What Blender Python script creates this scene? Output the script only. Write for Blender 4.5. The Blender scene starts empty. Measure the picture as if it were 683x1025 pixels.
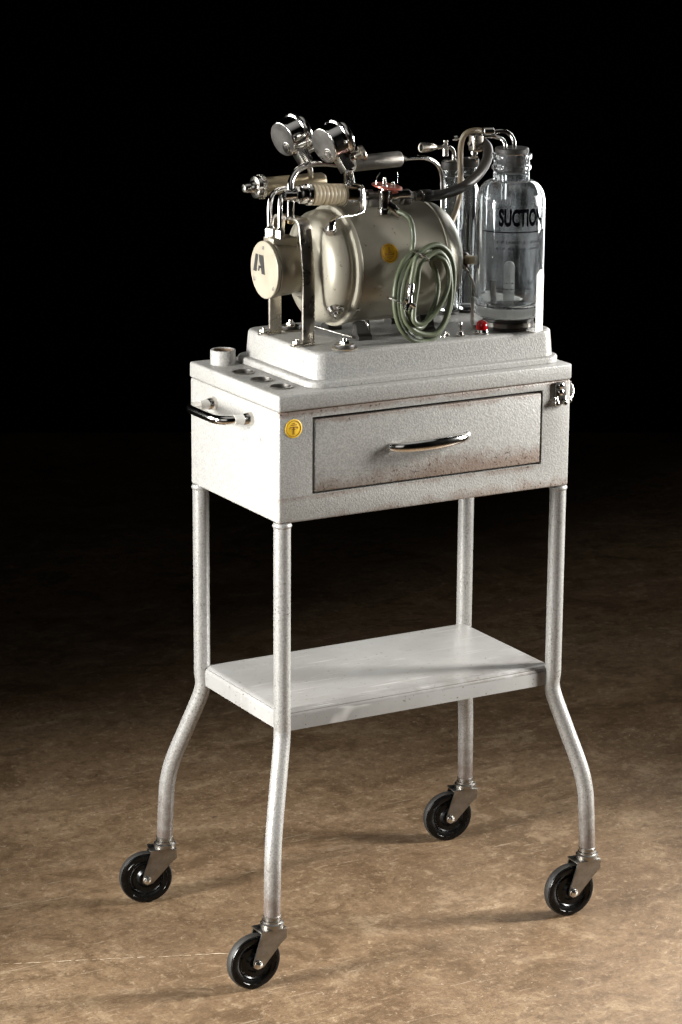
import bpy, bmesh, math, random
from mathutils import Vector, Matrix
random.seed(7)
S = bpy.context.scene
COL = S.collection
PI = math.pi

# ------------------------------------------------------------------ camera (solved from the cart's corners)
CAM = Vector((-1.5789, -2.9246, 1.4963)); YAW, PIT, ROL, FPX = -.5186, -.2562, .0066, 2716.67
FWD = Vector((-math.sin(YAW)*math.cos(PIT), math.cos(YAW)*math.cos(PIT), math.sin(PIT)))
_r0 = Vector((math.cos(YAW), math.sin(YAW), 0)); _u0 = _r0.cross(FWD)
RGT = math.cos(ROL)*_r0 + math.sin(ROL)*_u0
UPV = -math.sin(ROL)*_r0 + math.cos(ROL)*_u0
cam = bpy.data.cameras.new('camera'); cam.lens = 36*FPX/1025; cam.sensor_width = 36; cam.sensor_fit = 'AUTO'
cam.clip_start = .05; cam.clip_end = 100
co = bpy.data.objects.new('camera', cam); COL.objects.link(co)
M3 = Matrix((RGT, UPV, -FWD)).transposed()
co.matrix_world = Matrix.Translation(CAM) @ M3.to_4x4()
S.camera = co

def ray(u, v): return FWD + (u-341.5)/FPX*RGT - (v-512.5)/FPX*UPV
def aty(u, v, y): d = ray(u, v); return CAM + d*((y-CAM.y)/d.y)      # point of the photo on a plane of known depth
def atz(u, v, z): d = ray(u, v); return CAM + d*((z-CAM.z)/d.z)
def atx(u, v, x): d = ray(u, v); return CAM + d*((x-CAM.x)/d.x)
def atcyl(u, v, yc, zc, r):                                            # first hit on a cylinder lying along X
    d = ray(u, v); oy, oz = CAM.y-yc, CAM.z-zc
    a = d.y**2+d.z**2; b = oy*d.y+oz*d.z; c = oy*oy+oz*oz-r*r
    return CAM + d*((-b-math.sqrt(max(b*b-a*c, 0)))/a)

# ------------------------------------------------------------------ materials
MAT = {}
class NT:
    def __init__(s, name):
        s.m = bpy.data.materials.new(name); s.m.use_nodes = True
        s.n = s.m.node_tree.nodes; s.l = s.m.node_tree.links
        s.b = s.n['Principled BSDF']; s.out = s.n['Material Output']
        s.tc = s.n.new('ShaderNodeTexCoord'); MAT[name] = s.m
    def set(s, **k):
        for a, v in k.items():
            a = {'color': 'Base Color', 'rough': 'Roughness', 'metal': 'Metallic', 'trans': 'Transmission Weight', 'ior': 'IOR',
                 'coat': 'Coat Weight', 'coat_rough': 'Coat Roughness', 'spec': 'Specular IOR Level'}[a]
            s.b.inputs[a].default_value = (*v, 1) if isinstance(v, tuple) else v
        return s
    def noise(s, scale, detail=4, rough=.55, dist=0, vec=None):
        t = s.n.new('ShaderNodeTexNoise'); t.inputs['Scale'].default_value = scale; t.inputs['Detail'].default_value = detail
        t.inputs['Roughness'].default_value = rough; t.inputs['Distortion'].default_value = dist
        s.l.new(vec or s.tc.outputs['Object'], t.inputs['Vector']); return t.outputs['Fac']
    def vor(s, scale, feature='F1', vec=None, out='Distance'):
        t = s.n.new('ShaderNodeTexVoronoi'); t.feature = feature; t.inputs['Scale'].default_value = scale
        s.l.new(vec or s.tc.outputs['Object'], t.inputs['Vector']); return t.outputs[out]
    def mapping(s, scale=(1,1,1), rot=(0,0,0), loc=(0,0,0)):
        t = s.n.new('ShaderNodeMapping'); t.inputs['Scale'].default_value = scale; t.inputs['Rotation'].default_value = rot
        t.inputs['Location'].default_value = loc
        s.l.new(s.tc.outputs['Object'], t.inputs['Vector']); return t.outputs['Vector']
    def ramp(s, fac, stops):
        t = s.n.new('ShaderNodeValToRGB'); e = t.color_ramp.elements
        while len(e) < len(stops): e.new(.5)
        for i, (p, c) in enumerate(stops):
            e[i].position = p; e[i].color = (*c, 1) if isinstance(c, tuple) else (c, c, c, 1)
        s.l.new(fac, t.inputs['Fac']); return t.outputs['Color']
    def mix(s, fac, a, b, mode='MIX'):
        t = s.n.new('ShaderNodeMix'); t.data_type = 'RGBA'; t.blend_type = mode
        for i, v in ((0, fac), (6, a), (7, b)):
            if hasattr(v, 'links'): s.l.new(v, t.inputs[i])
            else: t.inputs[i].default_value = (*v, 1) if isinstance(v, tuple) else v
        return t.outputs[2]
    def math(s, op, a, b=0.0, clamp=False):
        t = s.n.new('ShaderNodeMath'); t.operation = op; t.use_clamp = clamp
        for i, v in ((0, a), (1, b)):
            if hasattr(v, 'links'): s.l.new(v, t.inputs[i])
            else: t.inputs[i].default_value = v
        return t.outputs[0]
    def xyz(s):
        t = s.n.new('ShaderNodeSeparateXYZ'); s.l.new(s.tc.outputs['Object'], t.inputs[0]); return t.outputs
    def maprange(s, v, a, b, c=0., d=1.):
        t = s.n.new('ShaderNodeMapRange'); s.l.new(v, t.inputs[0])
        for i, x in enumerate((a, b, c, d)): t.inputs[i+1].default_value = x
        return t.outputs[0]
    def to(s, sock, inp): s.l.new(sock, s.b.inputs[inp]); return s
    def bump(s, h, strength=.3, dist=.001):
        t = s.n.new('ShaderNodeBump'); t.inputs['Strength'].default_value = strength; t.inputs['Distance'].default_value = dist
        s.l.new(h, t.inputs['Height']); s.l.new(t.outputs['Normal'], s.b.inputs['Normal']); return s

def hammer(name, base, stain=.0, drawer=False, scuff=0.45, leg=False):
    t = NT(name).set(rough=.42, spec=.5)
    big = t.noise(9, 5, .6); fine = t.noise(420, 2, .5); speck = t.noise(160, 3, .6)
    c = t.mix(t.ramp(big, [(.3, 0.0), (.72, 1.0)]), base, tuple(x*.86*k for x, k in zip(base, (1, .985, .95))))
    c = t.mix(t.ramp(fine, [(.42, 0.), (.58, .6)]), c, tuple(x*.60 for x in base))
    # small chips through to the dark metal and brown specks
    chip = t.ramp(t.math('MULTIPLY', t.ramp(speck, [(.665, 0.), (.70, 1.)]), t.ramp(t.noise(22, 3), [(.46, 0.), (.62, 1.)])), [(0., 0.), (1., 1.)])
    c = t.mix(t.math('MULTIPLY', chip, scuff*1.5, True), c, (.06, .045, .035))
    if leg:
        pit = t.math('MULTIPLY', t.ramp(t.noise(330, 2, .5), [(.60, 0.), (.66, .8)]), t.ramp(t.noise(30, 3), [(.40, .1), (.62, 1.)]))
        c = t.mix(pit, c, (.09, .075, .065))
    X, Y, Z = t.xyz()
    if stain:
        # rusty grime crept along the lower edge and under the upper seam of the front
        n1 = t.noise(26, 6, .7); n2 = t.noise(120, 4, .7)
        nn = t.math('ADD', t.math('MULTIPLY', n1, .75), t.math('MULTIPLY', n2, .25))
        nz = t.math('MULTIPLY', t.math('SUBTRACT', nn, .5), 2.6)
        front = t.math('LESS_THAN', Y, -.1195)           # coordinates run from the cart's middle
        def edge(z_edge, reach, bias=0.):
            g = t.maprange(Z, z_edge, z_edge+reach, 1., 0.)
            return t.math('MULTIPLY', t.math('ADD', t.math('ADD', g, nz), bias), t.math('GREATER_THAN', g, .001))
        wx = t.maprange(X, -.19, .10, -.30, .12)
        if drawer:
            e1 = t.math('ADD', edge(.645, .040, -.02), wx); e2 = edge(.7405, -.013, -.14)
            e3 = t.math('SUBTRACT', t.math('MULTIPLY', t.maprange(X, .168, .178, 0., 1.), t.math('ADD', nz, 1.)), .25)
        else:
            e1 = t.math('ADD', edge(.6085, .026, -.30), wx); e2 = t.math('MULTIPLY', edge(.7535, -.010, .02), t.math('LESS_THAN', Z, .7540))
            e3 = t.math('MULTIPLY', t.math('MULTIPLY', t.math('LESS_THAN', Z, .6420), t.math('GREATER_THAN', Z, .632)), t.math('MULTIPLY', t.math('ADD', nz, .55), t.math('MULTIPLY', t.maprange(Z, .630, .642, .0, 1.), t.math('LESS_THAN', X, .178))))
        ee = t.math('MAXIMUM', t.math('MAXIMUM', e1, e2), e3)
        lo = t.ramp(ee, [(.22, 0.), (.62, .50), (1.0, .82)]); hi = 0.
        a = t.math('MULTIPLY', lo, front)
        c = t.mix(a, c, (.15, .100, .072))
        d = t.math('MULTIPLY', t.ramp(t.noise(210, 3, .7), [(.59, 0.), (.64, 1.)]), t.math('MULTIPLY', a, 1.6, True))
        c = t.mix(d, c, (.035, .022, .016))
    if leg:
        # paint rubbed thin and dirty near the castor end
        g = t.maprange(Z, .08, .24, 1., 0.)
        a = t.ramp(t.math('MULTIPLY', g, t.math('ADD', t.noise(60, 5, .7), .35)), [(.34, 0.), (.72, .9)])
        c = t.mix(a, c, (.125, .098, .082))
    t.to(c, 'Base Color')
    t.to(t.maprange(big, .3, .7, .34, .5), 'Roughness')
    h = t.math('ADD', t.vor(480, 'SMOOTH_F1'), t.math('MULTIPLY', fine, .6))
    t.bump(h, .18 if leg else .32, .0009)
    return t
PAINT = (.345, .341, .326)
hammer('hammered_paint', PAINT)
hammer('hammered_paint_front', PAINT, stain=1)
hammer('hammered_paint_drawer', PAINT, stain=1, drawer=True)
hammer('hammered_paint_leg', (.315, .31, .298), leg=True).set(metal=.35)

t = NT('shelf_paint').set(rough=.3, spec=.5)                     # worn smooth shelf enamel
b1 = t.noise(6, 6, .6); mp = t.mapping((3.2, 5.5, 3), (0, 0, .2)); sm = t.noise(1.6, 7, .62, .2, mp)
X, Y, Z = t.xyz()
c = t.mix(t.ramp(b1, [(.35, 0.), (.7, 1.)]), (.265, .262, .252), (.205, .201, .193))
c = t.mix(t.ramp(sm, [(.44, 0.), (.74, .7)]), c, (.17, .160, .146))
# worn smudges along the front lip, with leg shadow painted in toward the right
lip_dark = t.math('MULTIPLY', t.math('MULTIPLY', t.maprange(Y, -.045, -.105, 0., 1.), t.math('GREATER_THAN', Z, .345)), t.maprange(X, -.05, .2, .25, 1.))
c = t.mix(t.math('MULTIPLY', lip_dark, t.ramp(t.noise(16, 6, .7), [(.36, 0.), (.56, .95)])), c, (.085, .073, .062))
sp = t.ramp(t.noise(210, 3, .6), [(.66, 0.), (.70, .9)])
c = t.mix(sp, c, (.07, .055, .045))
for rz, sc in ((.3, (9, 420, 9)), (1.1, (12, 460, 12)), (-.5, (10, 380, 10))):
    ln = t.ramp(t.noise(1, 2, .5, .2, t.mapping(sc, (0, 0, rz))), [(.70, 0.), (.74, .5)])
    c = t.mix(ln, c, (.55, .54, .52))
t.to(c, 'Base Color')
t.to(t.maprange(sm, .3, .7, .26, .46), 'Roughness'); t.bump(t.noise(300, 2), .14, .0006)

def metal(name, col, rough, bump=.0, scale=300, var=.15, aniso=None):
    t = NT(name).set(metal=1., rough=rough)
    n = t.noise(60, 4, .6)
    t.to(t.mix(t.ramp(n, [(.35, 0.), (.75, 1.)]), col, tuple(x*(1-var) for x in col)), 'Base Color')
    t.to(t.maprange(t.noise(35, 5, .65), .3, .75, rough*.75, rough*1.45), 'Roughness')
    if bump: t.bump(t.noise(scale, 3), bump, .0004)
    return t
metal('chrome', (.82, .80, .77), .10, .05, 90)
metal('worn_chrome', (.70, .67, .62), .20, .12, 160, .3)
metal('nickel', (.62, .57, .49), .28, .15, 240, .3)
metal('dark_steel', (.34, .325, .30), .32, .35, 240, .5)
metal('blackened_steel', (.10, .095, .088), .42, .3, 240, .4)
metal('knurled_steel', (.52, .49, .44), .36, .9, 900, .3)
metal('brass', (.62, .45, .22), .28, .1)
t = NT('motor_enamel').set(metal=.32, rough=.33, spec=.5)
n = t.noise(14, 5, .6)
c = t.mix(t.ramp(n, [(.3, 0.), (.75, 1.)]), (.355, .33, .265), (.30, .28, .222))
sp = t.ramp(t.noise(120, 3, .6), [(.67, 0.), (.70, .7)])
t.to(t.mix(sp, c, (.10, .085, .06)), 'Base Color'); t.to(t.maprange(n, .3, .7, .30, .44), 'Roughness'); t.bump(t.noise(500, 2), .12, .0005)
t = NT('pump_casting').set(metal=.7, rough=.4)
n = t.noise(40, 5, .6)
t.to(t.mix(n, (.40, .36, .28), (.26, .23, .175)), 'Base Color'); t.bump(t.noise(420, 3), .3, .0005)
t = NT('face_plate_cream').set(rough=.42, metal=.15)
n = t.noise(40, 5, .6); t.to(t.mix(t.ramp(n, [(.4, 0.), (.75, .6)]), (.37, .335, .255), (.25, .22, .16)), 'Base Color'); t.bump(t.noise(350, 2), .12, .0004)
NT('worn_print').set(color=(.03, .03, .033), rough=.8, spec=.1)
NT('black_mark').set(color=(.012, .011, .010), rough=.5)
t = NT('bottle_print').set(color=(.002, .002, .003), rough=.9, spec=0.)
t = NT('black_rubber').set(rough=.48, spec=.4)
n = t.noise(120, 4); t.to(t.mix(n, (.014, .013, .012), (.035, .031, .027)), 'Base Color'); t.bump(t.noise(600, 2), .12, .0004)
t = NT('wheel_black').set(rough=.3, spec=.24)
n = t.noise(70, 5, .7); t.to(t.mix(t.ramp(n, [(.5, 0.), (.8, 1.)]), (.0022, .0022, .0022), (.007, .0065, .006)), 'Base Color')
t.to(t.maprange(n, .3, .7, .16, .34), 'Roughness'); t.bump(t.noise(260, 3), .05, .0005)
t = NT('tyre_tread').set(rough=.6)
n = t.noise(90, 5, .7); t.to(t.mix(n, (.011, .010, .009), (.028, .025, .021)), 'Base Color'); t.bump(t.noise(300, 3), .2, .0006)
t = NT('hose_rubber').set(rough=.42, spec=.5)
n = t.noise(90, 5, .6); t.to(t.mix(n, (.024, .021, .018), (.06, .05, .042)), 'Base Color'); t.bump(t.noise(300, 3), .2, .0005)
t = NT('green_rubber').set(rough=.4, spec=.5)
n = t.noise(30, 4, .6); t.to(t.mix(t.ramp(n, [(.3, 0.), (.7, 1.)]), (.058, .074, .042), (.105, .120, .070)), 'Base Color'); t.bump(t.noise(500, 3), .15, .0004)
t = NT('tan_tube').set(rough=.3, spec=.5)
t.b.inputs['Subsurface Weight'].default_value = .25; t.b.inputs['Subsurface Radius'].default_value = (.01, .008, .005); t.b.inputs['Subsurface Scale'].default_value = .3
n = t.noise(60, 4, .6); t.to(t.mix(n, (.26, .21, .145), (.19, .15, .10)), 'Base Color')
t = NT('ivory_ring').set(rough=.4)
mp = t.mapping((240, 6, 6)); n = t.noise(1, 3, .7, 0, mp)
t.to(t.mix(t.ramp(n, [(.56, 0.), (.62, 1.)]), (.52, .43, .29), (.05, .035, .02)), 'Base Color')
t = NT('amber_tube').set(rough=.32, metal=.6)
t.to(t.mix(t.noise(60, 5), (.50, .42, .28), (.28, .22, .14)), 'Base Color')
t = NT('yellow_badge').set(rough=.4)
n = t.noise(120, 4, .7); t.to(t.mix(t.ramp(n, [(.45, 0.), (.75, .5)]), (.74, .47, .025), (.45, .28, .02)), 'Base Color')
NT('badge_ink').set(color=(.30, .13, .012), rough=.5)
t = NT('red_enamel').set(rough=.3, metal=.3)
n = t.noise(150, 4); t.to(t.mix(n, (.42, .12, .085), (.30, .07, .05)), 'Base Color')
t = NT('red_lens').set(color=(.62, .012, .016), rough=.08, coat=.6)
t.b.inputs['Transmission Weight'].default_value = .25
t = NT('white_strap').set(rough=.3, spec=.6)
t.to(t.mix(t.noise(80, 4), (.78, .77, .74), (.66, .64, .60)), 'Base Color')
t = NT('gauge_dial').set(color=(.75, .74, .70), rough=.5)
t = NT('bakelite').set(rough=.3); t.to(t.mix(t.noise(60), (.03, .016, .010), (.05, .028, .018)), 'Base Color')

def glass(name, dirt, tint=(.955, .985, .99)):
    t = NT(name).set(color=tint, rough=.015, trans=1., ior=1.5)
    d = t.n.new('ShaderNodeBsdfDiffuse'); d.inputs['Color'].default_value = (.66, .70, .74, 1)
    tr = t.n.new('ShaderNodeBsdfTranslucent'); tr.inputs['Color'].default_value = (.66, .70, .74, 1)
    a = t.n.new('ShaderNodeAddShader'); mx0 = t.n.new('ShaderNodeMixShader'); mx0.inputs[0].default_value = .5
    t.l.new(d.outputs[0], mx0.inputs[1]); t.l.new(tr.outputs[0], mx0.inputs[2])
    mp = t.mapping((1, 1, .30)); n = t.noise(44, 6, .7, .6, mp); n2 = t.noise(520, 2, .5)
    f = t.math('MULTIPLY', t.ramp(n, [(.45, .03), (.66, 1.)]), dirt)
    f = t.math('ADD', f, t.math('MULTIPLY', t.ramp(n2, [(.66, 0.), (.72, 1.)]), dirt*.9))
    mx = t.n.new('ShaderNodeMixShader'); t.l.new(f, mx.inputs[0]); t.l.new(t.b.outputs[0], mx.inputs[1]); t.l.new(mx0.outputs[0], mx.inputs[2])
    t.l.new(mx.outputs[0], t.out.inputs['Surface']); t.bump(t.noise(30, 2), .05, .002)
    return t
glass('bottle_glass', .19)
glass('slim_glass', .03)
glass('gauge_glass', .02)

# polished, stained brown concrete
t = NT('concrete').set(rough=.5, spec=.4)
P_ = t.mapping((1, 1, 1), (0, 0, .5)); st = t.mapping((1.0, 1.35, 1), (0, 0, -.48))
a = t.noise(1.7, 9, .66, 1.2); b = t.noise(8, 9, .72, 1.0, st); cc = t.noise(34, 8, .74, .4); fine = t.noise(230, 5, .75)
c = t.ramp(a, [(.30, (0.086, 0.053, 0.027)), (.46, (0.132, 0.084, 0.046)), (.54, (0.151, 0.099, 0.055)), (.70, (0.198, 0.136, 0.082))])
c = t.mix(t.ramp(b, [(.40, .62), (.475, 0.)]), c, (0.069, 0.041, 0.021))
c = t.mix(t.ramp(b, [(.555, 0.), (.62, .5)]), c, (0.246, 0.176, 0.107))
c = t.mix(t.ramp(cc, [(.37, .45), (.50, 0.)]), c, (0.062, 0.037, 0.019))
c = t.mix(t.ramp(cc, [(.57, 0.), (.68, .5)]), c, (0.299, 0.220, 0.141))
c = t.mix(t.ramp(fine, [(.38, .4), (.50, 0.)]), c, (0.053, 0.033, 0.018))
c = t.mix(t.ramp(fine, [(.59, 0.), (.68, .35)]), c, (0.334, 0.260, 0.176))
mid = t.noise(85, 6, .8, .6)
c = t.mix(t.ramp(mid, [(.40, .55), (.47, 0.)]), c, (.066, .041, .023))
c = t.mix(t.ramp(mid, [(.57, 0.), (.64, .5)]), c, (.30, .225, .145))
# pale flecks, in patches
fl = t.math('MULTIPLY', t.ramp(t.noise(120, 3, .7, 1.5, st), [(.63, 0.), (.69, 1.)]), t.ramp(t.noise(5, 4, .6), [(.44, .08), (.64, .65)]))
c = t.mix(fl, c, (.46, .38, .28))
# fine scratches in two directions
for rz, sc, sd in ((-.34, (11, 300, 1), 1.), (.75, (14, 320, 1), 1.), (-.05, (10, 280, 1), 2.)):
    v = t.mapping(sc, (0, 0, rz)); s_ = t.noise(1, 3, .5, .35, v)
    gate = t.ramp(t.noise(4.5, 3, .6, 0, t.mapping((1, 1, 1), (0, 0, rz), (3*sd+rz, 1, 0))), [(.50, 0.), (.64, 1.)])
    c = t.mix(t.math('MULTIPLY', t.ramp(s_, [(.66, 0.), (.70, .38)]), gate), c, (.46, .38, .28))
    c = t.mix(t.math('MULTIPLY', t.ramp(s_, [(.30, .7), (.335, 0.)]), gate), c, (.07, .047, .03))
# dark spots
ds = t.ramp(t.noise(19, 3, .6, 1.), [(.25, .8), (.30, 0.)])
c = t.mix(ds, c, (.05, .034, .022))
t.to(c, 'Base Color')
t.to(t.maprange(b, .3, .75, .40, .62), 'Roughness')
t.bump(t.math('ADD', t.math('MULTIPLY', cc, .7), t.math('MULTIPLY', fine, .5)), .22, .0016)
t = NT('crack_line').set(rough=.6); t.to(t.ramp(t.noise(40, 5, .7), [(.40, (.26, .18, .10)), (.64, (.52, .43, .32))]), 'Base Color')
t = NT('black_cloth').set(color=(.004, .0035, .003), rough=1., spec=0.)

# ------------------------------------------------------------------ mesh helpers
def V(*a): return Vector(a)
def rings(bm, loops, close=True, cap0=True, cap1=True):
    vs = [[bm.verts.new(p) for p in L] for L in loops]
    n = len(vs[0])
    for a, b in zip(vs, vs[1:]):
        for i in range(n if close else n-1):
            j = (i+1) % n
            bm.faces.new((a[i], a[j], b[j], b[i]))
    if cap0: bm.faces.new(list(reversed(vs[0])))
    if cap1: bm.faces.new(vs[-1])
    return vs
def axes(n, hint=None):
    n = n.normalized(); h = hint or (V(0, 0, 1) if abs(n.z) < .9 else V(1, 0, 0))
    a = (h - n*h.dot(n)).normalized(); return n, a, n.cross(a)
def lathe(bm, prof, org, axis=(0, 0, 1), seg=40, cap0=True, cap1=True, hint=None):
    n, a, b = axes(Vector(axis), hint); org = Vector(org)
    loops = [[org + n*t_ + (a*math.cos(2*PI*i/seg) + b*math.sin(2*PI*i/seg))*max(r, 1e-5) for i in range(seg)] for t_, r in prof]
    rings(bm, loops, True, cap0, cap1)
def catmull(pts, sub=8):
    pts = [Vector(p) for p in pts]
    if len(pts) < 3 or sub <= 1: return pts
    out = []; P = [2*pts[0]-pts[1]] + pts + [2*pts[-1]-pts[-2]]
    for i in range(1, len(P)-2):
        p0, p1, p2, p3 = P[i-1:i+3]
        for k in range(sub):
            u = k/sub
            out.append(.5*((2*p1) + (p2-p0)*u + (2*p0-5*p1+4*p2-p3)*u*u + (3*p1-p0-3*p2+p3)*u**3))
    out.append(pts[-1]); return out
def fillet(pts, r, n=6):
    """polyline with rounded corners"""
    pts = [Vector(p) for p in pts]; out = [pts[0]]
    for i in range(1, len(pts)-1):
        p, a, b = pts[i], (pts[i-1]-pts[i]), (pts[i+1]-pts[i])
        d = min(r, a.length*.48, b.length*.48); A, B = p+a.normalized()*d, p+b.normalized()*d
        for k in range(n+1):
            u = k/n; out.append(A*(1-u)**2 + p*2*u*(1-u) + B*u*u)
    out.append(pts[-1]); return out
def sweep(bm, path, sect, hint=None, scale=None):
    """sect: list of (a, b) in the frame carried along the path"""
    path = [Vector(p) for p in path]; n = len(path)
    T = [(path[min(i+1, n-1)]-path[max(i-1, 0)]).normalized() for i in range(n)]
    _, a, _b = axes(T[0], Vector(hint) if hint else None); loops = []
    for i in range(n):
        a = (a - T[i]*a.dot(T[i])).normalized(); b = T[i].cross(a); k = scale(i/(n-1)) if scale else 1.
        loops.append([path[i] + (a*x + b*y)*k for x, y in sect])
    rings(bm, loops)
def circ(r, n=12): return [(r*math.cos(2*PI*i/n), r*math.sin(2*PI*i/n)) for i in range(n)]
def rsect(w, h, r=.001, n=3):
    out = []
    for cx, cy, a0 in ((w/2-r, h/2-r, 0), (-w/2+r, h/2-r, PI/2), (-w/2+r, -h/2+r, PI), (w/2-r, -h/2+r, 1.5*PI)):
        for k in range(n): out.append((cx+r*math.cos(a0+PI/2*k/(n-1)), cy+r*math.sin(a0+PI/2*k/(n-1))))
    return out
def tube(bm, path, r, seg=14, sub=8, hint=None, scale=None): sweep(bm, catmull(path, sub) if sub else path, circ(r, seg), hint, scale)
def box(bm, lo, hi, bev=.001, seg=2):
    lo, hi = Vector(lo), Vector(hi); m = bmesh.ops.create_cube(bm, size=1)
    for v in m['verts']: v.co = Vector([(lo[i]+hi[i])/2 + v.co[i]*(hi[i]-lo[i]) for i in range(3)])
    if bev:
        es = list({e for v in m['verts'] for e in v.link_edges})
        bmesh.ops.bevel(bm, geom=es, offset=bev, segments=seg, profile=.5, affect='EDGES')
def rrect(x0, x1, y0, y1, r, n=8):
    out = []
    for cx, cy, a0 in ((x1-r, y1-r, 0), (x0+r, y1-r, PI/2), (x0+r, y0+r, PI), (x1-r, y0+r, 1.5*PI)):
        for k in range(n): a = a0+PI/2*k/(n-1); out.append((cx+r*math.cos(a), cy+r*math.sin(a)))
    return out
def slab(bm, x0, x1, y0, y1, z0, z1, r, f, n=5, taper=0.):
    L = [[V(x, y, z0) for x, y in rrect(x0-taper, x1+taper, y0-taper, y1+taper, r)]]
    for k in range(n+1):
        a = PI/2*k/n; i = f*(1-math.cos(a)); z = z1-f+f*math.sin(a)
        L.append([V(x, y, z) for x, y in rrect(x0+i, x1-i, y0+i, y1-i, max(r-i, .0005))])
    rings(bm, L)
def hexprism(bm, org, axis, r, h, hint=None, bev=.0006):
    lathe(bm, [(0, r-bev), (bev, r), (h-bev, r), (h, r-bev)], org, axis, 6, hint=hint)

def make(name, bm, mat, parent=None, smooth=True, angle=38, label=None):
    bmesh.ops.recalc_face_normals(bm, faces=bm.faces)
    me = bpy.data.meshes.new(name); bm.to_mesh(me); bm.free()
    if parent is not None:
        me.transform(Matrix.Translation(-root_loc(parent)))
    me.materials.append(MAT[mat] if isinstance(mat, str) else mat)
    o = bpy.data.objects.new(name, me); COL.objects.link(o)
    if parent is not None: o.parent = parent
    if smooth:
        me.shade_smooth() if hasattr(me, 'shade_smooth') else None
        if hasattr(me, 'set_sharp_from_angle'): me.set_sharp_from_angle(angle=math.radians(angle))
    if label: o['label'] = label
    return o
def root_loc(o):
    p = Vector((0, 0, 0))
    while o is not None: p = p + Vector(o.location); o = o.parent
    return p
def thing(name, label, cat, loc, group=None):
    o = bpy.data.objects.new(name, None); COL.objects.link(o); o.location = loc
    o.empty_display_size = .02; o['label'] = label; o['category'] = cat
    if group: o['group'] = group
    return o
def B(): return bmesh.new()
def part(name, mat, parent, fn, **k):
    bm = B(); fn(bm); return make(name, bm, mat, parent, **k)
def boolean(o, cutters):
    """cut with throw-away solids; the result is a plain mesh"""
    for c in cutters:
        m = o.modifiers.new('cut', 'BOOLEAN'); m.operation = 'DIFFERENCE'; m.object = c; m.solver = 'EXACT'
    bpy.context.view_layer.update()
    dg = bpy.context.evaluated_depsgraph_get()
    me = bpy.data.meshes.new_from_object(o.evaluated_get(dg))
    o.modifiers.clear(); old = o.data; o.data = me
    for c in cutters: bpy.data.objects.remove(c, do_unlink=True)
    me.shade_smooth(); me.set_sharp_from_angle(angle=math.radians(35))
def textmesh(body, size=1., bold=.0, sx=1.):
    cu = bpy.data.curves.new('lettering', 'FONT'); cu.body = body; cu.size = size; cu.offset = bold; cu.align_x = 'LEFT'
    cu.resolution_u = 4
    o = bpy.data.objects.new('lettering', cu); COL.objects.link(o); bpy.context.view_layer.update()
    me = bpy.data.meshes.new_from_object(o.evaluated_get(bpy.context.evaluated_depsgraph_get()))
    bpy.data.objects.remove(o, do_unlink=True)
    bm = B(); bm.from_mesh(me); bpy.data.meshes.remove(me)
    for v in bm.verts: v.co.x *= sx
    return bm

# ------------------------------------------------------------------ setting
bm = B(); bmesh.ops.create_grid(bm, x_segments=2, y_segments=2, size=9); fl = make('floor', bm, 'concrete', smooth=False); fl['kind'] = 'structure'
# pale hairline crack in the concrete
A_ = atz(-20, 966.5, 0); B_ = atz(228, 954.5, 0)
bm = B(); n = 60; prev = None
dirv = (B_-A_).normalized(); per = V(-dirv.y, dirv.x, 0)
for i in range(n+1):
    p = A_.lerp(B_, i/n) + per*random.uniform(-.0012, .0012); w = .0011*random.uniform(.15, 1.2)
    cur = (bm.verts.new((p.x+per.x*w, p.y+per.y*w, .0006)), bm.verts.new((p.x-per.x*w, p.y-per.y*w, .0006)))
    if prev and random.random() > .12: bm.faces.new((prev[0], cur[0], cur[1], prev[1]))
    prev = cur
make('floor_crack', bm, 'crack_line', smooth=False)['kind'] = 'structure'
q0, q1 = atz(640, 433, 0), atz(0, 433, 0); dv = (q0-q1).normalized(); nv = V(-dv.y, dv.x, 0)
mid = (q0+q1)/2
bm = B(); c4 = [mid-dv*7, mid+dv*7, mid+dv*7+nv*.08, mid-dv*7+nv*.08]
rings(bm, [[V(p.x, p.y, -.05) for p in c4], [V(p.x, p.y, 4.5) for p in c4]])
make('backdrop', bm, 'black_cloth', smooth=False)['kind'] = 'structure'

# ------------------------------------------------------------------ cart
W, D, ZB, ZT = .4413, .2487, .6085, .775
ZLIP = .7535
cart = thing('medical_cart', 'grey-white hammered metal cart with one drawer and four curved legs standing on black casters', 'cart', (W/2, D/2, 0))

bm = B(); box(bm, (0, 0, ZB), (W, D, ZLIP-.0004), .0024, 3)
cab = make('cabinet', bm, 'hammered_paint_front', cart)
bm = B(); box(bm, (-.0010, -.0012, ZLIP), (W+.0010, D+.0010, ZT), .0030, 3)
top = make('top_panel', bm, 'hammered_paint', cart)
DX0, DX1, DZ0, DZ1 = .0479, .3972, .6424, .7430
bm = B(); box(bm, (DX0, -.02, DZ0), (DX1, .16, DZ1), 0); cut = make('cutter', bm, 'black_mark', cart)
HOLES = [(.0286, .1511), (.0270, .0977), (.0278, .0479)]
cyl = []
for hx, hy in HOLES:
    bm = B(); lathe(bm, [(0, .0143), (.09, .0143)], (hx, hy, .70), seg=32); cyl.append(make('cutter', bm, 'black_mark', cart))
for hx, hy in HOLES:
    bm = B(); lathe(bm, [(0, .0143), (.09, .0143)], (hx, hy, .70), seg=32); cyl.append(make('cutter', bm, 'black_mark', cart))
bpy.context.view_layer.update()
boolean(cab, [cut] + cyl[:3]); boolean(top, cyl[3:])
for hx, hy in HOLES:
    def f(bm):
        lathe(bm, [(0, .0146), (.0012, .0152), (.0016, .0148), (.0016, .0134), (-.030, .0134), (-.030, .0142), (0, .0146)], (hx, hy, ZT), seg=32, cap0=False, cap1=False)
    h = part('hole_sleeve', 'dark_steel', cart, f)
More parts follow.
